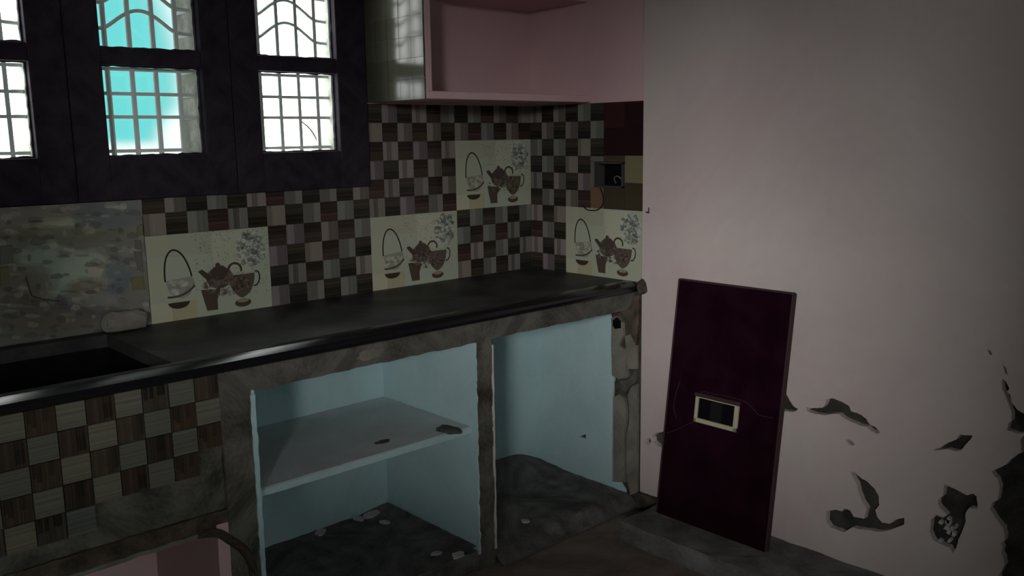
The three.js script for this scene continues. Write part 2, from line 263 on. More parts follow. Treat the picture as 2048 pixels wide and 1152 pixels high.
// side wall: masonry, tiles near the corner, a painted plaster coat with peeled patches further on
const wallRight = group('wall_right'); setting(wallRight, 'side wall, tiled in the corner and painted pale pink beyond', 'wall');
const TZ = 0.566;   // where the tiles end and the plaster coat begins
const BOXH = { z0: 0.336, z1: 0.470, y0: H + 0.327, y1: H + 0.416 };
{
  const rect = (a, b, c, d) => [[a, c], [b, c], [b, d], [a, d]];
  mesh('masonry', plateZY(rect(0, RZ, -0.1, CEIL), T, 0.009, 0, [rect(BOXH.z0, BOXH.z1, BOXH.y0, BOXH.y1)]), M.bareWall, wallRight);
  mesh('painted_plaster', merge([box(0, 0.009, H + 0.625, CEIL, 0, TZ)]), M.mauve, wallRight);
  // the peeled patches, traced as outlines on the wall face
  const on = (list) => list.map(([u, v]) => { const q = px(u, v, 'x', -0.014); return [q.z, q.y]; });
  const fine = (pts, amp, seed) => { const out = []; pts.forEach((p, i) => { const q = pts[(i + 1) % pts.length]; out.push(...ragged(p, q, Math.max(2, Math.round(Math.hypot(q[0] - p[0], q[1] - p[1]) / 0.006)), amp, seed + i, 60).slice(0, -1)); }); return out; };
  const holes = [
    [[1556, 765], [1568, 782], [1578, 800], [1586, 812], [1596, 818], [1586, 824], [1570, 823], [1550, 819]],
    [[1612, 813], [1622, 817], [1644, 816], [1650, 809], [1651, 799], [1664, 797], [1680, 803], [1697, 812], [1700, 822], [1722, 830], [1732, 838], [1740, 850], [1752, 856], [1759, 865], [1752, 868], [1742, 862], [1734, 854], [1716, 850], [1690, 838], [1676, 828], [1650, 830], [1630, 828], [1613, 822]],
    [[1691, 879], [1700, 879], [1705, 884], [1708, 891], [1699, 889]],
    [[1868, 901], [1880, 897], [1896, 886], [1912, 880], [1920, 869], [1945, 872], [1934, 886], [1921, 901], [1910, 903], [1894, 898]],
    [[1700, 944], [1709, 944], [1722, 957], [1736, 965], [1750, 980], [1757, 993], [1758, 1010], [1750, 1020], [1754, 1034], [1764, 1046], [1778, 1048], [1790, 1040], [1808, 1036], [1808, 1049], [1790, 1056], [1772, 1062], [1755, 1064], [1735, 1060], [1704, 1055], [1688, 1064], [1660, 1055], [1652, 1044], [1652, 1022], [1672, 1020], [1684, 1023], [1688, 1017], [1700, 1021], [1707, 1034], [1728, 1038], [1734, 1018], [1724, 1004], [1716, 982], [1713, 968]],
    [[1889, 969], [1900, 974], [1920, 984], [1934, 991], [1946, 988], [1953, 993], [1955, 1017], [1938, 1016], [1930, 1030], [1930, 1046], [1924, 1062], [1916, 1078], [1912, 1096], [1905, 1106], [1898, 1094], [1886, 1090], [1868, 1082], [1859, 1064], [1862, 1040], [1872, 1030], [1886, 1036], [1894, 1030], [1876, 1010], [1876, 1000], [1886, 992]],
    [[1976, 699], [1981, 703], [1984, 710], [1979, 709]],
    [[2006, 731], [2012, 737], [2016, 751], [2009, 745]],
    [[2005, 758], [2012, 764], [2018, 778], [2013, 783], [2020, 790], [2022, 806], [2034, 820], [2060, 834], [2060, 868], [2036, 868], [2014, 860], [2018, 846], [2023, 842], [2024, 828], [2014, 800], [2008, 785], [2004, 776]],
    [[1325, 864], [1333, 858], [1345, 858], [1345, 896], [1318, 893], [1306, 884], [1304, 874], [1312, 866]],
    [[1291, 879], [1299, 876], [1302, 884], [1297, 892], [1290, 886]],
  ].map((h, i) => fine(on(h), 0.0022, i * 3 + 1));
  const edge = fine(on([[2048, 872], [2042, 880], [2044, 906], [2030, 912], [2012, 930], [1994, 938], [1983, 944], [1994, 956], [2000, 976], [1996, 1000], [1984, 1006], [1980, 1018], [1990, 1034], [2008, 1056], [2010, 1080], [2002, 1086], [2004, 1108], [2010, 1130], [1998, 1152]]).concat([[1.77, 0.1], [1.80, 0.02], [1.98, 0.02], [2.03, 0.14], [1.95, 0.24], [2.0, 0.35], [1.91, 0.44], [1.87, 0.55]]), 0.003, 77);
  mesh('plaster_coat', plateZY(rect(TZ, RZ, 0, CEIL), 0.009, -0.014, 0.0012, [...holes, edge]), M.pink, wallRight);
  // loose flakes left standing inside the lower patch
  const r = rng(5); for (let k = 0; k < 16; k++) { const q = px(1872 + 40 * r(), 1036 + 58 * r(), 'x', 0.002), s = 0.003 + 0.006 * r(); mesh('paint_flake', plateZY([[q.z - s, q.y - s * 0.6], [q.z + s * 0.7, q.y - s], [q.z + s, q.y + s * 0.5], [q.z - s * 0.3, q.y + s]], 0.009, -0.006), M.chip, wallRight); }
}

/* ---------------------------------------------------------------- wall tiles */
{
  const wayLight = (i, j) => (i + j) % 2 === 0;
  const r = rng(42), pick = (a) => a[Math.floor(r() * a.length)];
  const put = (parent, g, m, x, y, z, turn = 0) => { const t = mesh('tile', g, m, parent); t.position.set(x, y, z); t.rotation.y = turn; t.rotation.x = (r() - 0.5) * 0.004; return t; };
  // picture tiles: [column from the corner, courses from the top]
  const pics = [[0, 2], [1, 6], [3, 6]];
  for (let i = 0; i < 24; i++) for (let j = 0; j < 10; j++) {
    if (pics.some(([c, d]) => Math.floor(i / 6) === c && j >= d && j < d + 4)) continue;
    const x = -(i + 0.5) * SQ, y = H + 0.625 - (j + 0.5) * SQ;
    if (x < WX1 - 0.03 && y > WY0 + 0.012) continue;
    put(wallBack, squareGeo, pick(wayLight(i, j) ? lightTiles : darkTiles), x, y, -0.0003 * r());
  }
  const mats = [pictureTile(11, 420), pictureTile(12, 300), pictureTile(13, 340), pictureTile(14, 40)];
  pics.forEach(([c, d], k) => { const t = put(wallBack, picGeo, mats[k], -(c + 0.5) * 0.375, H + 0.625 - (d + 2) * SQ, 0.0002); t.name = 'picture_tile'; t.userData.label = 'cream tile printed with basket, teapot and flowers'; });
  // side wall
  for (let i = 0; i < 9; i++) for (let j = 0; j < 10; j++) {
    if (i >= 3 && j >= 6) continue;
    const z = (i + 0.5) * SQ, y = H + 0.625 - (j + 0.5) * SQ;
    if (i >= 6) continue;                                            // the last column is of other tiles
    if (z > BOXH.z0 - 0.03 && y < BOXH.y1 + 0.03 && y > BOXH.y0 - 0.03) continue;
    put(wallRight, squareGeo, pick(wayLight(i, j) ? lightTiles : darkTiles), 0.0003 * r(), y, z, turnB);
  }
  const pb = put(wallRight, picGeo, mats[3], 0, H + 0.125, 0.1875 + 0.1875, turnB); pb.name = 'picture_tile'; pb.userData.label = 'cream tile printed with basket, teapot and flowers';
  const flat = (z0, z1, t0, t1, m) => put(wallRight, pillow(z1 - z0 - 0.001, t1 - t0 - 0.001, 0.006, 0.0004, 4), m, 0, H + (t0 + t1) / 2, (z0 + z1) / 2, turnB);
  flat(0.376, 0.472, 0.535, 0.625, P.maroon); flat(0.472, 0.563, 0.535, 0.625, P.wine);
  flat(0.376, 0.563, 0.440, 0.535, P.wine);
  flat(0.376, 0.474, 0.418, 0.440, P.brown); flat(0.474, 0.563, 0.345, 0.440, P.olive);
  flat(0.474, 0.563, 0.251, 0.345, P.umber); flat(0.376, 0.474, 0.251, 0.326, P.umber);
  flat(0.3125, 0.376, 0.251, 0.326, P.tan); flat(0.3125, 0.335, 0.326, 0.418, P.grey); flat(0.3125, 0.376, 0.418, 0.4375, P.grey);
}

/* ---------------------------------------------------------------- bare, dirty plaster left of the tiles */
{
  const x0 = -2.5, x1 = -1.502, y0 = H + 0.001, y1 = WY0, nx = 110, ny = 42, g = new THREE.PlaneGeometry(x1 - x0, y1 - y0, nx, ny); g.translate((x0 + x1) / 2, (y0 + y1) / 2, 0);
  const p = g.attributes.position;
  for (let i = 0; i < p.count; i++) { const x = p.getX(i), y = p.getY(i); p.setZ(i, -0.001 + 0.014 * Math.max(-0.3, fbm(x * 9, y * 11, 2.2, 4)) + 0.004 * fbm(x * 40, y * 40, 6, 3)); }
  g.computeVertexNormals();
  const uv = g.attributes.uv;
  const map = canvas(1024, 384, (c, w, h) => {
    const r = rng(9); const X = (u, v) => { const q = px(u, v, 'z', 0); return [(q.x - x0) / (x1 - x0) * w, (1 - (q.y - y0) / (y1 - y0)) * h]; };
    c.fillStyle = css(119, 119, 111); c.fillRect(0, 0, w, h);
    const patch = (cu, cv, ru, rv, col, n = 46) => { if (n === 46) { c.globalAlpha = 0.22; for (let q = 0; q < 7; q++) shape(cu + 6 * (r() - 0.5), cv + 4 * (r() - 0.5), ru * (1.25 - 0.1 * q), rv * (1.25 - 0.1 * q), col, n); c.globalAlpha = 1; } else shape(cu, cv, ru, rv, col, n); };
    const shape = (cu, cv, ru, rv, col, n) => { c.fillStyle = col; c.beginPath(); for (let k = 0; k < n; k++) { const a = k / n * Math.PI * 2, m = 1 + 0.7 * fbm(Math.cos(a) * 1.6 + cu, Math.sin(a) * 1.6 + cv, 1, 4); const [x, y] = X(cu + ru * m * Math.cos(a), cv + rv * m * Math.sin(a)); k ? c.lineTo(x, y) : c.moveTo(x, y); } c.closePath(); c.fill(); };
    patch(60, 440, 90, 26, 'rgb(134,129,119)'); patch(140, 455, 60, 18, 'rgb(165,170,144)'); patch(215, 430, 60, 32, 'rgb(98,108,111)');
    patch(110, 470, 120, 16, 'rgb(108,108,93)'); patch(95, 545, 62, 50, 'rgb(144,163,152)'); patch(175, 540, 52, 34, 'rgb(163,178,160)');
    patch(215, 540, 34, 20, 'rgb(170,163,144)'); patch(180, 575, 40, 18, 'rgb(119,114,101)'); patch(235, 550, 26, 40, 'rgb(101,108,114)');
    patch(40, 570, 60, 40, 'rgb(114,106,93)'); patch(120, 620, 100, 24, 'rgb(95,93,90)'); patch(190, 600, 50, 14, 'rgb(134,132,129)'); patch(70, 640, 90, 22, 'rgb(116,108,95)');
    for (let k = 0; k < 260; k++) patch(320 * r() - 10, 410 + 270 * r(), 3 + 14 * r(), 2 + 6 * r(), `rgba(${r() < 0.5 ? '77,75,70' : '170,165,150'},${0.2 + 0.3 * r()})`, 14);
    c.strokeStyle = 'rgba(50,48,42,.8)'; c.lineWidth = 3; c.beginPath(); [[52, 552], [58, 575], [64, 592], [90, 600], [120, 602]].forEach(([u, v], k) => { const q = X(u, v); k ? c.lineTo(...q) : c.moveTo(...q); }); c.stroke();
  });
  map.wrapS = map.wrapT = THREE.ClampToEdgeWrapping; void uv;
  const back = mesh('dirty_plaster', g, new THREE.MeshPhysicalMaterial({ map, roughness: 0.95, specularIntensity: 0.2, bumpMap: bumpFine, bumpScale: 0.001 }), wallBack); back.userData.label = 'stained bare plaster where tiles came off';
  // bits of broken tile still stuck to it
  for (const [pts, m] of [[[[0, 492], [24, 490], [27, 526], [0, 530]], P.grey], [[[0, 536], [18, 534], [19, 566], [0, 572]], P.olive], [[[270, 480], [281, 480], [283, 500], [271, 498]], P.grey], [[[268, 503], [282, 502], [286, 545], [276, 540]], P.grey], [[[262, 556], [286, 552], [289, 578], [266, 580]], P.olive], [[[276, 452], [285, 448], [286, 470], [274, 470]], P.olive]])
    mesh('tile_fragment', plateXY(pts.map(([u, v]) => { const q = px(u, v, 'z', 0.004); return [q.x, q.y]; }), -0.008, 0.007, 0.001), m, wallBack);
}

/* ---------------------------------------------------------------- window with casements and grille */
const win = group('window_1'); setting(win, 'dark three-light window with arched steel grille', 'window');
{
  const yb = WY0, yt = WY1, lights = [[-2.029, -1.757], [-1.579, -1.305], [-1.131, -0.859]];
  const R = [[H + 0.474, H + 0.716], [H + 0.762, H + 1.12], [H + 1.166, H + 1.50]];
  // deep mullions behind the casements, whitewashed outside
  const outer = [[WX0, -2.029], [-1.757, -1.579], [-1.305, -1.131], [-0.859, WX1]];
  for (const [a, b] of outer) mesh('mullion', rough(a, b, yb, yt, -0.165, -0.028, 0.03, 0.0015, 25, a), M.mullion, win);
  mesh('sill', rough(WX0, WX1, yb, R[0][0] - 0.002, -0.2, -0.028, 0.04, 0.001, 20, 4), M.mullion, win);
  mesh('lintel', box(WX0, WX1, R[2][1], yt, -0.2, -0.028), M.mullion, win);
  // dark casements
  const stiles = [[WX0, -2.029], [-1.757, -1.668], [-1.668, -1.579], [-1.305, -1.218], [-1.218, -1.131], [-0.859, WX1]];
  lights.forEach(([a, b], k) => {
    const c = group('casement', 0, 0, 0, win), L = k === 0 ? WX0 + 0.002 : stiles[k * 2][0] + 0.001, Rr = k === 2 ? WX1 - 0.002 : stiles[k * 2 + 1][1] - 0.001;
    mesh('stile', box(L, a, yb + 0.002, yt, -0.028, 0.014, 0.004), M.frameWood, c); mesh('stile', box(b, Rr, yb + 0.002, yt, -0.028, 0.014, 0.004), M.frameWood, c);
    for (const [y0, y1, d] of [[yb + 0.002, R[0][0], 0.012], [R[0][1], R[1][0], 0.008], [R[1][1], R[2][0], 0.008], [R[2][1], yt, 0.012]]) mesh('rail', box(a - 0.002, b + 0.002, y0, y1, -0.026, d, 0.004), M.frameWood, c);
    // the ragged putty that rims each light
    const s = k * 5; for (const [y0, y1] of R) {
      const inset = 0.0035, out = [[a, y0], [b, y0], [b, y1], [a, y1]];
      const rim = [...ragged([a + inset, y0 + inset], [b - inset, y0 + inset], 22, 0.003, s + 1), ...ragged([b - inset, y0 + inset], [b - inset, y1 - inset], 22, 0.003, s + 2).slice(1), ...ragged([b - inset, y1 - inset], [a + inset, y1 - inset], 22, 0.003, s + 3).slice(1), ...ragged([a + inset, y1 - inset], [a + inset, y0 + inset], 22, 0.003, s + 4).slice(1, -1)];
      mesh('putty', plateXY(out, -0.022, -0.012, 0, [rim]), M.frameWood, c);
    }
    // painted steel grille behind
    const gr = group('grille', 0, 0, 0, win), zg = -0.05, x0 = a + 0.034, bars = [0, 1, 2, 3].map((n) => x0 + n * 0.0655), y = (t) => H + t;
    for (const x of bars) mesh('upright_bar', box(x - 0.0058, x + 0.0058, R[0][0], R[2][1], zg - 0.005, zg + 0.005, 0.0015), M.grille, gr);
    for (const t of [0.487, 0.580, 0.643, 0.709]) mesh('cross_bar', box(a, b, y(t) - 0.0046, y(t) + 0.0046, zg - 0.004, zg + 0.004, 0.001), M.grille, gr);
    for (const t of [0.8165, 0.8835, 0.9505, 1.0175]) {
      const pts = [[a, y(t), zg], [bars[0] - 0.008, y(t) - 0.0015, zg]]; for (let n = 0; n <= 16; n++) { const s2 = n / 16; pts.push([bars[0] + (bars[3] - bars[0]) * s2, y(t) + 0.0515 * Math.pow(Math.sin(Math.PI * s2), 1.25), zg]); }
      pts.push([bars[3] + 0.01, y(t) - 0.002, zg], [b, y(t) - 0.004, zg]);
      mesh('arched_bar', tube(pts, 0.0054, 60, 6), M.grille, gr);
    }
    for (const t of [1.16, 1.225, 1.29, 1.355, 1.42]) mesh('cross_bar', box(a, b, y(t) - 0.0046, y(t) + 0.0046, zg - 0.004, zg + 0.004, 0.001), M.grille, gr);
    if (k === 2) mesh('loose_strap', tube([px(604, 244, 'z', -0.06), px(618, 256, 'z', -0.06), px(628, 270, 'z', -0.06), px(636, 285, 'z', -0.06)], 0.003, 16, 5), M.mullion, gr);
    if (k === 1) for (const [y0, y1] of R) mesh('added_dimming_pane', box(a - 0.01, b + 0.01, y0 - 0.02, y1 + 0.02, -0.162, -0.158), M.dimmingGlass, win);  // grey pane added to dim the sky behind the middle light
    // pale level strips along the mullion side, in line with the bars
    for (const t of [0.580, 0.643, 0.709, 0.8135, 0.880]) mesh('pale_strip', box(b - 0.004, b + 0.001, y(t) - 0.005, y(t) + 0.004, -0.155, -0.05), M.grille, gr);
  });
}
const win2 = group('window_2'); setting(win2, 'unseen window behind the camera, mirrored in the glossy tiles, sized to light the room', 'window');  // out of view, sized to brighten the cabinets and the right wall
{
  const { x0, x1, y0, y1 } = W2, m = M.frameWood, z0 = RZ + 0.04, z1 = RZ + 0.11;
  for (const [a, b] of [[x0, x0 + 0.05], [(x0 + x1) / 2 - 0.025, (x0 + x1) / 2 + 0.025], [x1 - 0.05, x1]]) mesh('stile', box(a, b, y0, y1, z0, z1, 0.004), m, win2);
  for (const [a, b] of [[y0, y0 + 0.05], [y1 - 0.05, y1]]) mesh('rail', box(x0 + 0.04, x1 - 0.04, a, b, z0 + 0.01, z1 - 0.01, 0.004), m, win2);
}
// unseen doorway and hall; lamps out of view there light the kitchen through it
const door1 = group('door_1'); setting(door1, 'unseen doorway placed to pass the hall light, with a closed half-height leaf', 'door');
{
  const { z0, z1, y1 } = W3, m = M.frameWood, a0 = RX - 0.15, a1 = RX - 0.03, HX = -7.0, Z0 = 1.2, Z1 = 9.6;
  mesh('jamb', box(a0, a1, 0, y1, z0, z0 + 0.05, 0.004), m, door1); mesh('jamb', box(a0, a1, 0, y1, z1 - 0.05, z1, 0.004), m, door1);
  mesh('head', box(a0, a1, y1 - 0.05, y1, z0 + 0.05, z1 - 0.05, 0.004), m, door1);
  const leaf = group('unseen_half_leaf', 0, 0, 0, door1);   // closed and out of view, keeps lamp light off the low surfaces
  for (let k = 0; k < 5; k++) { const w = (z1 - z0 - 0.11) / 5; mesh('board', box(a0 + 0.03, a0 + 0.06, 0.01, 1.3, z0 + 0.055 + k * w + 0.001, z0 + 0.055 + (k + 1) * w - 0.001, 0.003), m, leaf); }
  mesh('cross_rail', box(a0 + 0.06, a0 + 0.085, 1.1, 1.2, z0 + 0.056, z1 - 0.056, 0.003), m, leaf);
  setting(mesh('floor_unseen_hall', box(HX - T, RX - T - 0.001, -0.12, 0, Z0 - T, Z1 + T), M.dullWall), 'grey cement floor of the unseen hall', 'floor');
  setting(mesh('ceiling_unseen_hall', box(HX - T, RX - T - 0.001, CEIL, CEIL + 0.15, Z0 - T, Z1 + T), M.dullWall), 'grey ceiling of the unseen hall', 'ceiling');
  setting(mesh('wall_unseen_hall_far', box(HX - T, HX, 0, CEIL, Z0 - T, Z1 + T), M.dullWall), 'far grey wall of the unseen hall carrying its lamps', 'wall');
  setting(mesh('wall_unseen_hall_near', box(RX - T, RX, -0.1, CEIL + 0.15, RZ + T + 0.001, Z1 + T), M.dullWall), 'near grey wall of the unseen hall', 'wall');
  setting(mesh('wall_unseen_hall_end', box(HX, RX - T, 0, CEIL, Z1, Z1 + T), M.dullWall), 'grey end wall of the unseen hall', 'wall');
  setting(mesh('wall_unseen_hall_start', box(HX, RX - T - 0.001, 0, CEIL, Z0 - T, Z0), M.dullWall), 'grey wall closing the unseen hall', 'wall');
  for (let k = 0; k < 3; k++) {
    const zc = 5.72 + k * 1.3, yc = 2.4, w = 1.22, h = 0.9;  // lamps out of view, placed to throw a soft beam on the pink wall
    const l = group('unseen_led_panel', HX + 0.001, yc, zc); tag(l, 'unseen LED panel lamp high on the hall wall, placed to light the pink wall', 'lamp', 'unseen LED panels in the hall');
    mesh('housing', box(0, 0.03, -h / 2 - 0.02, h / 2 + 0.02, -w / 2 - 0.02, w / 2 + 0.02, 0.006), M.whitewash, l);
    mesh('diffuser', box(0.03, 0.034, -h / 2, h / 2, -w / 2, w / 2), M.unseenLampFace, l).userData.label = 'glowing white diffuser of the unseen lamp';
    const light = new THREE.RectAreaLight(new THREE.Color().setRGB(1.0, 0.965, 0.93), LAMP, w, h);
    light.position.set(0.04, 0, 0); l.add(light); light.lookAt(l.position.x + 5, l.position.y, l.position.z);
  }
}

/* ---------------------------------------------------------------- open wall cupboard in the corner */
{
  const g = group('wall_cupboard'); tag(g, 'open plastered corner cupboard with white tiled side above the checkered tiles', 'cupboard');
  const top = H + 1.55, yb = H + 0.628;
  mesh('side_panel', box(-0.739, -0.714, yb, top, 0, 0.314, 0.003), M.mauve, g);
  mesh('bottom_slab', box(-0.739, 0, yb, H + 0.652, 0, 0.318, 0.003), M.mauve, g);
  mesh('shelf', box(-0.714, 0, H + 0.975, H + 1.0, 0, 0.30, 0.003), M.mauve, g);
  mesh('top_slab', box(-0.739, 0, top, top + 0.03, 0, 0.318, 0.003), M.mauve, g);
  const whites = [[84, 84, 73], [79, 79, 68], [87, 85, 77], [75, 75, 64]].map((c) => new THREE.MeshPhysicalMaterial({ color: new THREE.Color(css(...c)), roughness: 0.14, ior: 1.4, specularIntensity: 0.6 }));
  const r = rng(31), panel = g.children[0];
  for (let i = 0; i < 5; i++) for (let j = 0; j < 14; j++) {
    const t = mesh('tile', squareGeo, whites[Math.floor(r() * 4)], panel);
    t.position.set(-0.745 + 0.0008 * r(), yb + (j + 0.5) * SQ, 0.3135 - (i + 0.5) * SQ); t.rotation.y = turnB + (r() - 0.5) * 0.02; t.rotation.z = (r() - 0.5) * 0.015;
  }
}

/* ---------------------------------------------------------------- worktop with sink */
const CF = 0.548;   // front of the worktop
{
  const g = group('worktop'); tag(g, 'dusty black granite worktop with rounded front edge along the window wall', 'worktop');
  const prof = (z0, z1, x0, x1, nose) => {   // a slab with a half-round front, drawn along x
    const s = new THREE.Shape(); s.moveTo(z0, -0.034); s.lineTo(z1 - (nose ? 0.012 : 0), -0.034);
    if (nose) { s.absarc(z1 - 0.012, -0.022, 0.012, -Math.PI / 2, Math.PI / 2 - 0.34, false); s.quadraticCurveTo(z1 - 0.020, -0.0062, z1 - 0.034, -0.0020); s.quadraticCurveTo(z1 - 0.042, 0, z1 - 0.054, 0); } else { s.lineTo(z1, -0.034); s.lineTo(z1, 0); }
    s.lineTo(z0, 0);
    const e = new THREE.ExtrudeGeometry(s, { depth: x1 - x0, bevelEnabled: false, curveSegments: 14 });
    e.applyMatrix4(new THREE.Matrix4().set(0, 0, -1, x1, 0, 1, 0, H, 1, 0, 0, 0, 0, 0, 0, 1)); return metric(toCreasedNormals(e, 0.6));
  };
  const SX = -1.640, S0 = -2.36, bk = 0.045, fr = 0.487;
  mesh('slab', merge([prof(0.0, fr, SX, 0, false), prof(0.0, bk, S0, SX, false), prof(0.0, fr, -2.6, S0, false)]), M.dustyGranite, g).userData.label = 'dust covered granite slab';
  mesh('front_edge', prof(fr, CF, -2.6, 0.0, true), M.granite, g).userData.label = 'polished black rounded edge';
  mesh('sink_basin', merge([box(S0 - 0.004, SX + 0.004, H - 0.24, H - 0.23, bk, fr), box(S0 - 0.006, S0, H - 0.23, H - 0.035, bk, fr), box(SX, SX + 0.006, H - 0.23, H - 0.035, bk, fr), box(S0, SX, H - 0.23, H - 0.035, bk - 0.006, bk), box(S0, SX, H - 0.23, H - 0.035, fr, fr + 0.006)]), M.granite, g).userData.label = 'black sink bowl';
  const lump = new THREE.IcosahedronGeometry(0.026, 4), p = lump.attributes.position, v = new THREE.Vector3();
  for (let i = 0; i < p.count; i++) { v.fromBufferAttribute(p, i); const k = 1 + 0.5 * fbm(v.x * 60, v.y * 60, v.z * 60 + 3, 3); p.setXYZ(i, v.x * k * 0.9 - 0.004, v.y * k * 1.15 + H - 0.014, v.z * k + 0.568); }
  lump.computeVertexNormals(); mesh('mortar_plug', metric(lump), M.brownCement, g).userData.label = 'brown mortar lump at the end of the edge';
}

/* ---------------------------------------------------------------- masonry base unit under the worktop */
{
  const g = group('masonry_base_unit'); tag(g, 'rough cement base with two open painted bays under the granite worktop', 'base unit');
  const ZF = 0.522, by = H - 0.034;
  const P0 = -1.548, P1 = -1.468, Q0 = -0.737, Q1 = -0.676, OT = H - 0.097, MF = H - 0.757;
  // cement: lintel, pillar, partition
  mesh('lintel', rough(P0, 0.0, OT, by, 0.35, ZF, 0.014, 0.0035, 26, 1), M.cement, g);
  { const q = px(742, 708, 'z', ZF), blob = new THREE.SphereGeometry(1, 24, 14), a = blob.attributes.position; for (let i = 0; i < a.count; i++) { const x = a.getX(i), y = a.getY(i), z = a.getZ(i), k = 1 + 0.6 * fbm(x * 2 + 4, y * 2, z * 2, 4); a.setXYZ(i, q.x + x * 0.045 * k, q.y + y * 0.017 * k, ZF - 0.002 + z * 0.007 * k); } blob.computeVertexNormals(); mesh('plaster_splash', metric(blob), M.creamPlaster, g); }
  mesh('pillar', rough(P0, P1, 0, OT + 0.005, 0.10, ZF, 0.014, 0.003, 24, 2), M.cement, g);
  mesh('partition', rough(Q0, Q1, 0.0, OT + 0.005, 0.03, ZF - 0.002, 0.014, 0.0022, 26, 3), M.cement, g);
  mesh('plinth', rough(P1, Q0, 0, MF - 0.008, 0.03, ZF - 0.01, 0.03, 0.004, 18, 7), M.darkCement, g);
  // painted linings of the middle bay
  const bayBack = mesh('back_lining', box(P1 - 0.02, Q0 + 0.01, MF - 0.02, by, 0.02, 0.03), M.teal, g); bayBack.userData.label = 'pale blue-green paint';
  const jag = (za, zb, y0, y1, amp, seed) => [[za, y0], ...ragged([zb, y0], [zb, y1], 60, amp, seed, 45), [za, y1]];
  mesh('side_lining', plateZY(jag(0.03, ZF - 0.001, MF - 0.02, OT - 0.002, 0.006, 3), Q0, Q0 - 0.006), M.teal, g);     // on the partition, facing the middle bay
  mesh('side_lining', plateZY(jag(0.03, ZF + 0.003, MF - 0.05, OT + 0.002, 0.003, 5), P1 + 0.008, P1), M.teal, g);
  // its white edge seen beside the pillar and the partition
  mesh('painted_arris', rough(P1 - 0.004, P1 + 0.009, 0.02, OT - 0.01, ZF - 0.012, ZF + 0.004, 0.01, 0.0022, 30, 11), M.teal, g);
  mesh('painted_arris', rough(Q1 - 0.002, Q1 + 0.008, 0.05, OT - 0.02, 0.04, ZF - 0.002, 0.012, 0.0015, 30, 12), M.whitewash, g);
  mesh('lining_top', box(P1, Q0, OT + 0.01, by, 0.03, 0.36), M.teal, g);
  // shelf
  const sh = mesh('shelf', box(P1 + 0.006, Q0 - 0.006, H - 0.387, H - 0.366, 0.03, 0.498, 0.003), M.teal, g);
  const sd = mesh('shelf_dust', box(P1 + 0.009, Q0 - 0.009, H - 0.3668, H - 0.3645, 0.031, 0.494), M.shelfDust, sh); sd.userData.label = 'grey dust on the shelf';
  // dirt lying on the shelf
  const r = rng(8);
  const heap = (cx, cz, rx, rz, y, h, m, parent, seed) => { const q = new THREE.SphereGeometry(1, 20, 8, 0, 7, 0, Math.PI / 2), a = q.attributes.position; for (let i = 0; i < a.count; i++) { const x = a.getX(i), yy = a.getY(i), z = a.getZ(i), k = 1 + 0.7 * fbm(x * 2.2 + seed, yy * 2, z * 2.2, 4); a.setXYZ(i, cx + x * rx * k, y + yy * h * (1 + fbm(x * 3, 2, z * 3 + seed, 3)), cz + z * rz * k); } q.computeVertexNormals(); return mesh('dirt', metric(q), m, parent); };
  { const q = px(765, 884, 'y', H - 0.364); heap(q.x, q.z, 0.026, 0.012, q.y - 0.001, 0.006, M.brownCement, sh, 2); const q2 = px(915, 862, 'y', H - 0.364); heap(q2.x - 0.01, q2.z - 0.03, 0.03, 0.05, q2.y - 0.001, 0.003, M.darkCement, sh, 5); }
  // right bay: back and side
  mesh('back_lining', box(Q1, 0, 0.0, by, 0.015, 0.025), M.teal, g);
  mesh('lining_top', box(Q1, 0, OT + 0.012, by, 0.025, 0.36), M.teal, g);
  const onB = (list) => list.map(([u, v]) => { const q = px(u, v, 'x', 0); return [q.z, q.y]; });
  const finer = (pts, amp, seed) => { const out = []; pts.forEach((p, i) => { const q = pts[(i + 1) % pts.length]; out.push(...ragged(p, q, Math.max(2, Math.round(Math.hypot(q[0] - p[0], q[1] - p[1]) / 0.008)), amp, seed + i, 60).slice(0, -1)); }); return out; };
  const b1 = onB([[1216, 616], [1222, 640], [1226, 668], [1221, 690], [1224, 720], [1222, 748], [1228, 756], [1225, 800], [1224, 870], [1224, 962], [1240, 964], [1250, 980], [1251, 1002], [1240, 1006], [1236, 1012]]);
  const chipHole = onB([[1159, 873], [1172, 868], [1173, 878]]);
  const lining = [[0.025, OT + 0.03], [0.025, 0.0], [0.30, 0.0], ...b1.slice().reverse(), [b1[0][0], OT + 0.03]];
  const sl = mesh('side_lining', plateZY(lining, 0.0095, -0.003, 0.001, [chipHole]), M.teal, g); sl.userData.label = 'pale blue-green paint with a broken edge';
  mesh('plaster_patch', plateZY(finer(onB([[1224, 636], [1234, 632], [1246, 645], [1248, 672], [1240, 690], [1254, 700], [1252, 736], [1258, 754], [1240, 758], [1226, 750], [1224, 700]]), 0.002, 3), 0.0095, -0.006, 0.001), M.creamPlaster, g);
  mesh('plaster_patch', plateZY(finer(onB([[1228, 794], [1240, 788], [1250, 796], [1254, 822], [1252, 846], [1249, 872], [1248, 918], [1252, 964], [1228, 962]]), 0.0015, 13), 0.0095, -0.006, 0.001), M.creamPlaster, g);
  mesh('plaster_patch', plateZY(finer(onB([[1256, 790], [1264, 772], [1275, 768], [1275, 984], [1262, 990], [1256, 962], [1253, 915], [1254, 872], [1259, 846], [1260, 820]]), 0.0015, 23), 0.0095, -0.004, 0.001), M.creamPlaster, g);
  mesh('plaster_patch', plateZY(finer(onB([[1230, 762], [1258, 758], [1272, 740], [1272, 764], [1258, 776], [1250, 786], [1230, 784]]), 0.0015, 33), 0.0095, -0.003, 0.001), M.cement, g);
  mesh('plaster_patch', plateZY(finer(onB([[1250, 672], [1262, 668], [1274, 690], [1274, 738], [1256, 738]]), 0.0015, 43), 0.0095, -0.002, 0.001), M.creamPlaster, g);
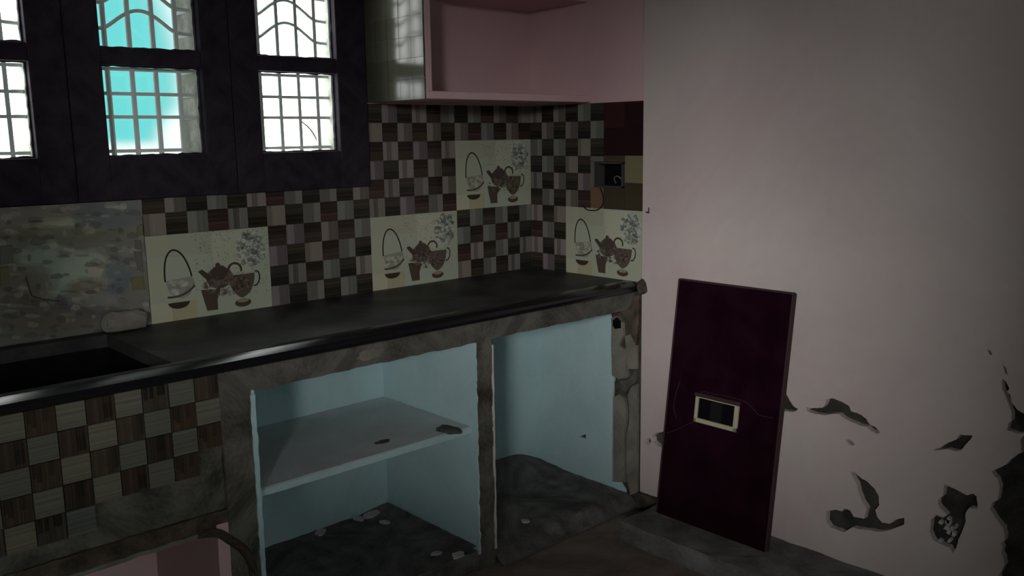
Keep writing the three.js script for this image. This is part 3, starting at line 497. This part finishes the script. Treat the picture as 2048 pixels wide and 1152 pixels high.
  mesh('mortar', plateZY(finer(onB([[1232, 594], [1281, 588], [1280, 640], [1275, 690], [1266, 672], [1258, 640], [1244, 622]]), 0.002, 53), 0.0095, -0.012, 0.003), M.brownCement, g);
  mesh('dark_patch', plateZY(finer(onB([[1228, 640], [1236, 634], [1244, 642], [1244, 656], [1232, 657], [1228, 650]]), 0.001, 63), -0.006, -0.0075, 0), M.black, g);  // flat black piece laid on the plaster, no hollow cut
  // tiled front left of the pillar
  const xr = P0, n = 9, w = 0.0605, panelBox = mesh('tile_backing', rough(-2.6, P0, H - 0.385, by, 0.42, ZF - 0.012, 0.03, 0.003, 20, 21), M.cement, g);
  const sq2 = pillow(w - 0.0022, w - 0.0022, 0.008, 0.0004, 3), rr = rng(77);
  const paint = (base, bands, i) => new THREE.MeshPhysicalMaterial({ color: new THREE.Color().setRGB(0.8, 0.8, 0.8), roughness: 0.3, ior: 1.4, specularIntensity: 0.6, map: canvas(64, 64, (c, W, HH) => { const q = rng(300 + i); c.fillStyle = css(...base); c.fillRect(0, 0, W, HH); for (let k = 0; k < bands; k++) { const d = 0.45 + 0.5 * q(); c.fillStyle = css(base[0] * d, base[1] * d, base[2] * d); const x = q() * W, y = q() < 0.5 ? 0 : q() * HH * 0.5; c.fillRect(x, y, W * (0.12 + 0.2 * q()), HH * (0.4 + 0.6 * q())); } grain(c, W, HH, 0.07, q, bands > 0); }) });
  const pale = [[112, 110, 98], [104, 104, 94], [116, 112, 98], [98, 100, 94]].map((c, i) => paint(c, 0, i)), brown = [[72, 60, 47], [64, 53, 43], [78, 68, 56], [58, 48, 40], [70, 64, 56]].map((c, i) => paint(c, 3, i + 20));
  for (let i = 0; i < n; i++) for (let j = 0; j < 5; j++) {
    const y = by - 0.031 - j * w + (i > 6 ? -0.0 : 0);
    if (j === 4 && (i < 4)) continue; if (j === 3 && i < 1) continue;
    if (j === 4 && i === 4) continue;
    const t = mesh('tile', sq2, (i + j) % 2 ? pale[Math.floor(rr() * 4)] : brown[Math.floor(rr() * 5)], panelBox);
    t.position.set(xr - (i + 0.5) * w, y, ZF + 0.001 * rr()); t.rotation.set((rr() - 0.5) * 0.03, (rr() - 0.5) * 0.03, 0);
  }
  // lower left bay, painted mauve inside, with a broken cement rim
  const NT = H - 0.425, NX = -1.578;
  mesh('bay_lintel', rough(-2.6, P0 + 0.01, NT, H - 0.38, 0.40, ZF - 0.004, 0.016, 0.005, 22, 31), M.brownCement, g);
  mesh('back_lining', box(-2.6, P0, 0.0, NT + 0.05, 0.09, 0.10), M.mauve, g).userData.label = 'mauve-pink paint';
  mesh('side_lining', rough(NX, P0 + 0.004, 0, NT + 0.012, 0.1, ZF - 0.002, 0.02, 0.002, 22, 32), M.mauve, g);
  mesh('bay_head', box(-2.6, P0, NT + 0.012, NT + 0.05, 0.1, 0.41), M.mauve, g);
  mesh('painted_arris', rough(-2.6, NX + 0.004, NT - 0.006, NT + 0.004, ZF - 0.02, ZF, 0.012, 0.003, 24, 33), M.creamPlaster, g);
  mesh('broken_rim', tube([[NX - 0.05, NT + 0.004, ZF - 0.004], [NX + 0.0, NT - 0.008, ZF], [NX + 0.03, NT - 0.035, ZF + 0.002], [NX + 0.065, NT - 0.075, ZF + 0.002], [NX + 0.083, NT - 0.12, ZF + 0.001], [NX + 0.085, NT - 0.2, ZF]], 0.011, 40, 8), M.brownCement, g);
}

/* ---------------------------------------------------------------- rubble and dust on the bay floors */
function ground(name, x0, x1, z0, z1, y, height, m, seed) {
  const nx = 70, nz = 60, g = new THREE.PlaneGeometry(x1 - x0, z1 - z0, nx, nz); g.rotateX(-Math.PI / 2); g.translate((x0 + x1) / 2, y, (z0 + z1) / 2);
  const p = g.attributes.position;
  for (let i = 0; i < p.count; i++) { const x = p.getX(i), z = p.getZ(i); p.setY(i, y + height(x, z) + 0.006 * fbm(x * 18 + seed, 3, z * 18, 4)); }
  g.computeVertexNormals(); return mesh(name, metric(g), m);
}
{
  const a = ground('rubble_dust', -1.465, -0.745, 0.03, 0.512, H - 0.762, (x, z) => 0.012 * smooth(-0.86, -0.76, x), M.darkCement, 4); a.userData = { kind: 'stuff', label: 'dark dust and grit on the floor of the shelved bay', category: 'rubble' };
  const b = ground('rubble_dust', -0.674, -0.006, 0.026, 0.56, 0.004, (x, z) => { const edge = 1 - smooth(0.50, 0.56, z + 0.02 * fbm(x * 12, 1, 3, 3)); const ridge = Math.exp(-Math.pow((x + 0.42 - 0.5 * (z - 0.25)) / 0.10, 2)) * 0.018; return edge * (0.034 + 0.06 * smooth(0.2, 0.03, z) * smooth(-0.6, -0.45, x) * smooth(0.05, -0.15, x) + 0.05 * smooth(0.24, 0.04, z) * smooth(-0.45, -0.62, x) + ridge); }, M.darkCement, 9); b.userData = { kind: 'stuff', label: 'lumpy grey dust heaped on the floor of the empty bay', category: 'rubble' };
  // pale flakes of plaster on it
  const flake = (u, v, y, s, seed, label) => {
    const q = px(u, v, 'y', y), r = rng(seed), pts = []; for (let k = 0; k < 9; k++) { const t = k / 9 * Math.PI * 2, m = s * (0.7 + 0.5 * r()); pts.push(new THREE.Vector2(m * Math.cos(t) * 1.5, m * Math.sin(t))); }
    const e = new THREE.ExtrudeGeometry(new THREE.Shape(pts), { depth: 0.004, bevelEnabled: true, bevelSize: 0.001, bevelThickness: 0.001, bevelSegments: 1 }); e.rotateX(-Math.PI / 2); e.rotateY(r() * 3);
    const o = mesh('plaster_flake', metric(e), M.chip); o.position.set(q.x, y, q.z); return tag(o, label, 'plaster flake', 'plaster flakes on the bay floor');
  };
  for (const [u, v, y, size, seed, label] of [
    [872, 1108, H - 0.752, 0.011, 1, 'small lone plaster flake near the partition in the shelved bay'],
    [742, 1030, H - 0.756, 0.022, 2, 'broad plaster flake in the back corner of the shelved bay'],
    [716, 1038, H - 0.756, 0.018, 3, 'plaster flake against the back wall, next to the broadest flake'],
    [770, 1046, H - 0.756, 0.012, 4, 'small plaster flake at the partition foot, beside the broadest flake'],
    [640, 1066, H - 0.758, 0.016, 5, 'plaster flake alone along the back wall of the shelved bay'],
    [915, 1112, H - 0.746, 0.017, 6, 'plaster flake right at the front foot of the partition'],
    [1050, 1043, 0.047, 0.012, 7, 'plaster flake lying in the heaped dust of the empty bay']]) flake(u, v, y, size, seed, label);
  // mortar lump on the worktop
  const lump = new THREE.IcosahedronGeometry(1, 5), p = lump.attributes.position; for (let i = 0; i < p.count; i++) { const x = p.getX(i), y = p.getY(i), z = p.getZ(i), k = 1 + 0.35 * fbm(x * 1.4 + 2, y * 1.4, z * 1.4, 4); p.setXYZ(i, Math.sign(x) * Math.pow(Math.abs(x), 0.7) * 0.062 * k, Math.max(-0.024, Math.sign(y) * Math.pow(Math.abs(y), 0.75) * 0.03 * k), z * 0.022 * k); }
  lump.computeVertexNormals(); const o = mesh('mortar_lump', metric(lump), M.creamPlaster); o.position.set(-1.585, H + 0.0265, 0.03); tag(o, 'cream mortar lump on the worktop behind the sink', 'mortar lump');
}

/* ---------------------------------------------------------------- low cement ledge and the dark board leaning on the wall */
const LEDGE = H - 0.76;
{
  const l = mesh('cement_ledge', rough(-0.268, -0.0145, -0.004, LEDGE, 0.69, 2.6, 0.022, 0.005, 14, 41), M.paleCement); tag(l, 'low rounded cement ledge along the foot of the pink wall', 'ledge');
  const s = mesh('baseboard_right', rough(-0.03, -0.0142, 0, 0.065, 0.57, 0.70, 0.012, 0.002, 20, 44), M.brownCement); setting(s, 'short brown cement skirting beside the ledge', 'baseboard');
}
{
  const w = 0.418, bottom = new THREE.Vector3(-0.142, LEDGE + 0.007, 0.742), topX = -0.0155 - 0.02, topY = H + 0.038;
  const h = Math.hypot(topX - bottom.x, topY - bottom.y), lean = Math.atan2(topX - bottom.x, topY - bottom.y);
  // own axes: x along the wall (+z in the room), y up the board, z out of the board into the room
  const g = group('leaning_board', bottom.x, bottom.y, bottom.z); tag(g, 'tall dark maroon board leaning against the pink wall on a cement ledge', 'board');
  g.rotation.order = 'YXZ'; g.rotation.set(-0, -Math.PI / 2, 0); g.rotateX(-lean);
  mesh('panel', box(0, w, 0, h, -0.018, 0, 0.0025), M.maroon, g);
  mesh('edge_strip', box(-0.003, 0.003, 0.002, h - 0.002, -0.0182, 0.001, 0.001), M.maroonEdge, g); mesh('edge_strip', box(w - 0.003, w + 0.003, 0.002, h - 0.002, -0.0182, 0.001, 0.001), M.maroonEdge, g);
  mesh('edge_strip', box(0, w, h - 0.005, h + 0.0008, -0.0182, 0.001, 0.001), M.maroonEdge, g);
  // pixel -> board axes
  g.updateMatrixWorld(true); const inv = g.matrixWorld.clone().invert(), o = EYE.clone().applyMatrix4(inv);
  const onBoard = (u, v) => { const a = px(u, v, 'x', 0).applyMatrix4(inv), t = o.z / (o.z - a.z); return [o.x + (a.x - o.x) * t, o.y + (a.y - o.y) * t]; };
  // a lower sheet laps over the upper one, its top edge wavy
  const top = [[1334, 866], [1352, 860], [1372, 850], [1393, 838], [1396, 786], [1430, 788], [1480, 799], [1496, 806], [1508, 818], [1518, 829], [1532, 833], [1548, 836]].map(([u, v]) => onBoard(u, v));
  const curve = new THREE.CatmullRomCurve3(top.map(([x, y]) => new THREE.Vector3(x, y, 0)), false, 'centripetal').getPoints(40).map((p) => [Math.min(w - 0.004, Math.max(0.004, p.x)), p.y]);
  mesh('lap_sheet', plateXY([[0.004, 0.004], [w - 0.004, 0.004], ...curve.slice().reverse()], 0.0002, 0.0035, 0.001), M.maroon, g);
  mesh('lifted_lip', tube(curve.filter((_, i) => i % 2 === 0).map(([x, y]) => [x, y, 0.0035]), 0.0013, 60, 5), M.maroonEdge, g);
  // cream frame with a dark slotted opening under a hood
  const c0 = onBoard(1394, 790), c1 = onBoard(1481, 810), c2 = onBoard(1476, 866), c3 = onBoard(1392, 841);
  const f = group('outlet_frame', 0, 0, 0, g), x0 = (c0[0] + c3[0]) / 2, x1 = (c1[0] + c2[0]) / 2, y0 = (c3[1] + c2[1]) / 2, y1 = (c0[1] + c1[1]) / 2, b = 0.0145;
  mesh('frame', merge([box(x0, x1, y0, y0 + b, 0, 0.012, 0.002), box(x0, x0 + b * 0.75, y0, y1, 0, 0.012, 0.002), box(x1 - b, x1, y0, y1, 0, 0.012, 0.002), box(x0, x1, y1 - b * 0.4, y1, 0, 0.012, 0.002)]), M.cream, f).userData.label = 'cream plastic frame';
  for (let k = 0; k < 3; k++) { const a = x0 + b * 0.75, e = (x1 - b - a) / 3; mesh('slot', box(a + k * e + 0.001, a + (k + 1) * e - 0.001, y0 + b, y1 - b * 0.4, 0.0035, 0.006 + (k === 1 ? 0.001 : 0)), k === 1 ? M.wire : M.black, f); }
  mesh('hood', box(x0 - 0.004, x1 + 0.004, y1 - 0.002, y1 + 0.011, 0, 0.016, 0.004), M.maroonEdge, f);
  mesh('hanging_thread', tube([onBoard(1361, 762), onBoard(1352, 790), onBoard(1349, 818), onBoard(1355, 838)].map(([x, y]) => [x, y, 0.003]), 0.0012, 20, 5), M.maroonEdge, g);
}

/* ---------------------------------------------------------------- small fittings */
{
  const { z0, z1, y0, y1 } = BOXH, yc = (y0 + y1) / 2, zc = (z0 + z1) / 2;
  const g = group('switch_box', 0, y0, zc); tag(g, 'empty metal switch box sunk in the dark corner tiles', 'switch box');
  const b = (a, c, d, e, f, h) => box(a, c, d - y0, e - y0, f - zc, h - zc);
  mesh('rim', merge([b(-0.007, 0.05, y0, y0 + 0.005, z0, z1), b(-0.007, 0.05, y1 - 0.005, y1, z0, z1), b(-0.007, 0.05, y0, y1, z0, z0 + 0.005), b(-0.007, 0.05, y0, y1, z1 - 0.005, z1)]), M.steel, g);
  mesh('back_plate', b(0.045, 0.055, y0, y1, z0, z1), M.black, g);
  const q = (z, y, x) => [x, yc - y0 + y, z];
  mesh('wire', tube([q(0.005, -0.03, 0.03), q(0.01, -0.012, 0.015), q(0.03, -0.004, 0.01), q(0.045, -0.015, 0.02), q(0.05, 0.015, 0.03)], 0.0018, 24, 5), M.wirePale, g);
  mesh('wire', tube([q(0.02, 0.012, 0.03), q(0.035, 0.018, 0.012), q(0.05, 0.01, 0.02), q(0.042, -0.022, 0.03)], 0.0018, 24, 5), M.wire, g);
  const on = (u, v, x = -0.006) => px(u, v, 'x', x);
  const loop = mesh('cable_loop', tube([on(1200, 376), on(1206, 392), on(1206, 408), on(1196, 419), on(1184, 421), on(1172, 418), on(1165, 410)], 0.0022, 30, 6), M.wire); tag(loop, 'black cable loop hanging below the switch box', 'cable');
  const nail = group('wall_nail', ...on(1297, 424, -0.014).toArray()); tag(nail, 'bent rusty nail at the lower edge of the brown tile', 'nail');
  mesh('shank', tube([[0.014, 0.002, -0.018], [-0.004, -0.001, -0.006], [-0.006, 0, 0.004], [-0.006, 0.016, 0.006]], 0.0022, 16, 6), M.rust, nail); mesh('head', new THREE.SphereGeometry(0.004, 10, 8).translate(-0.006, 0.0, 0.004), M.rust, nail);
}
renderer.render(scene, camera);
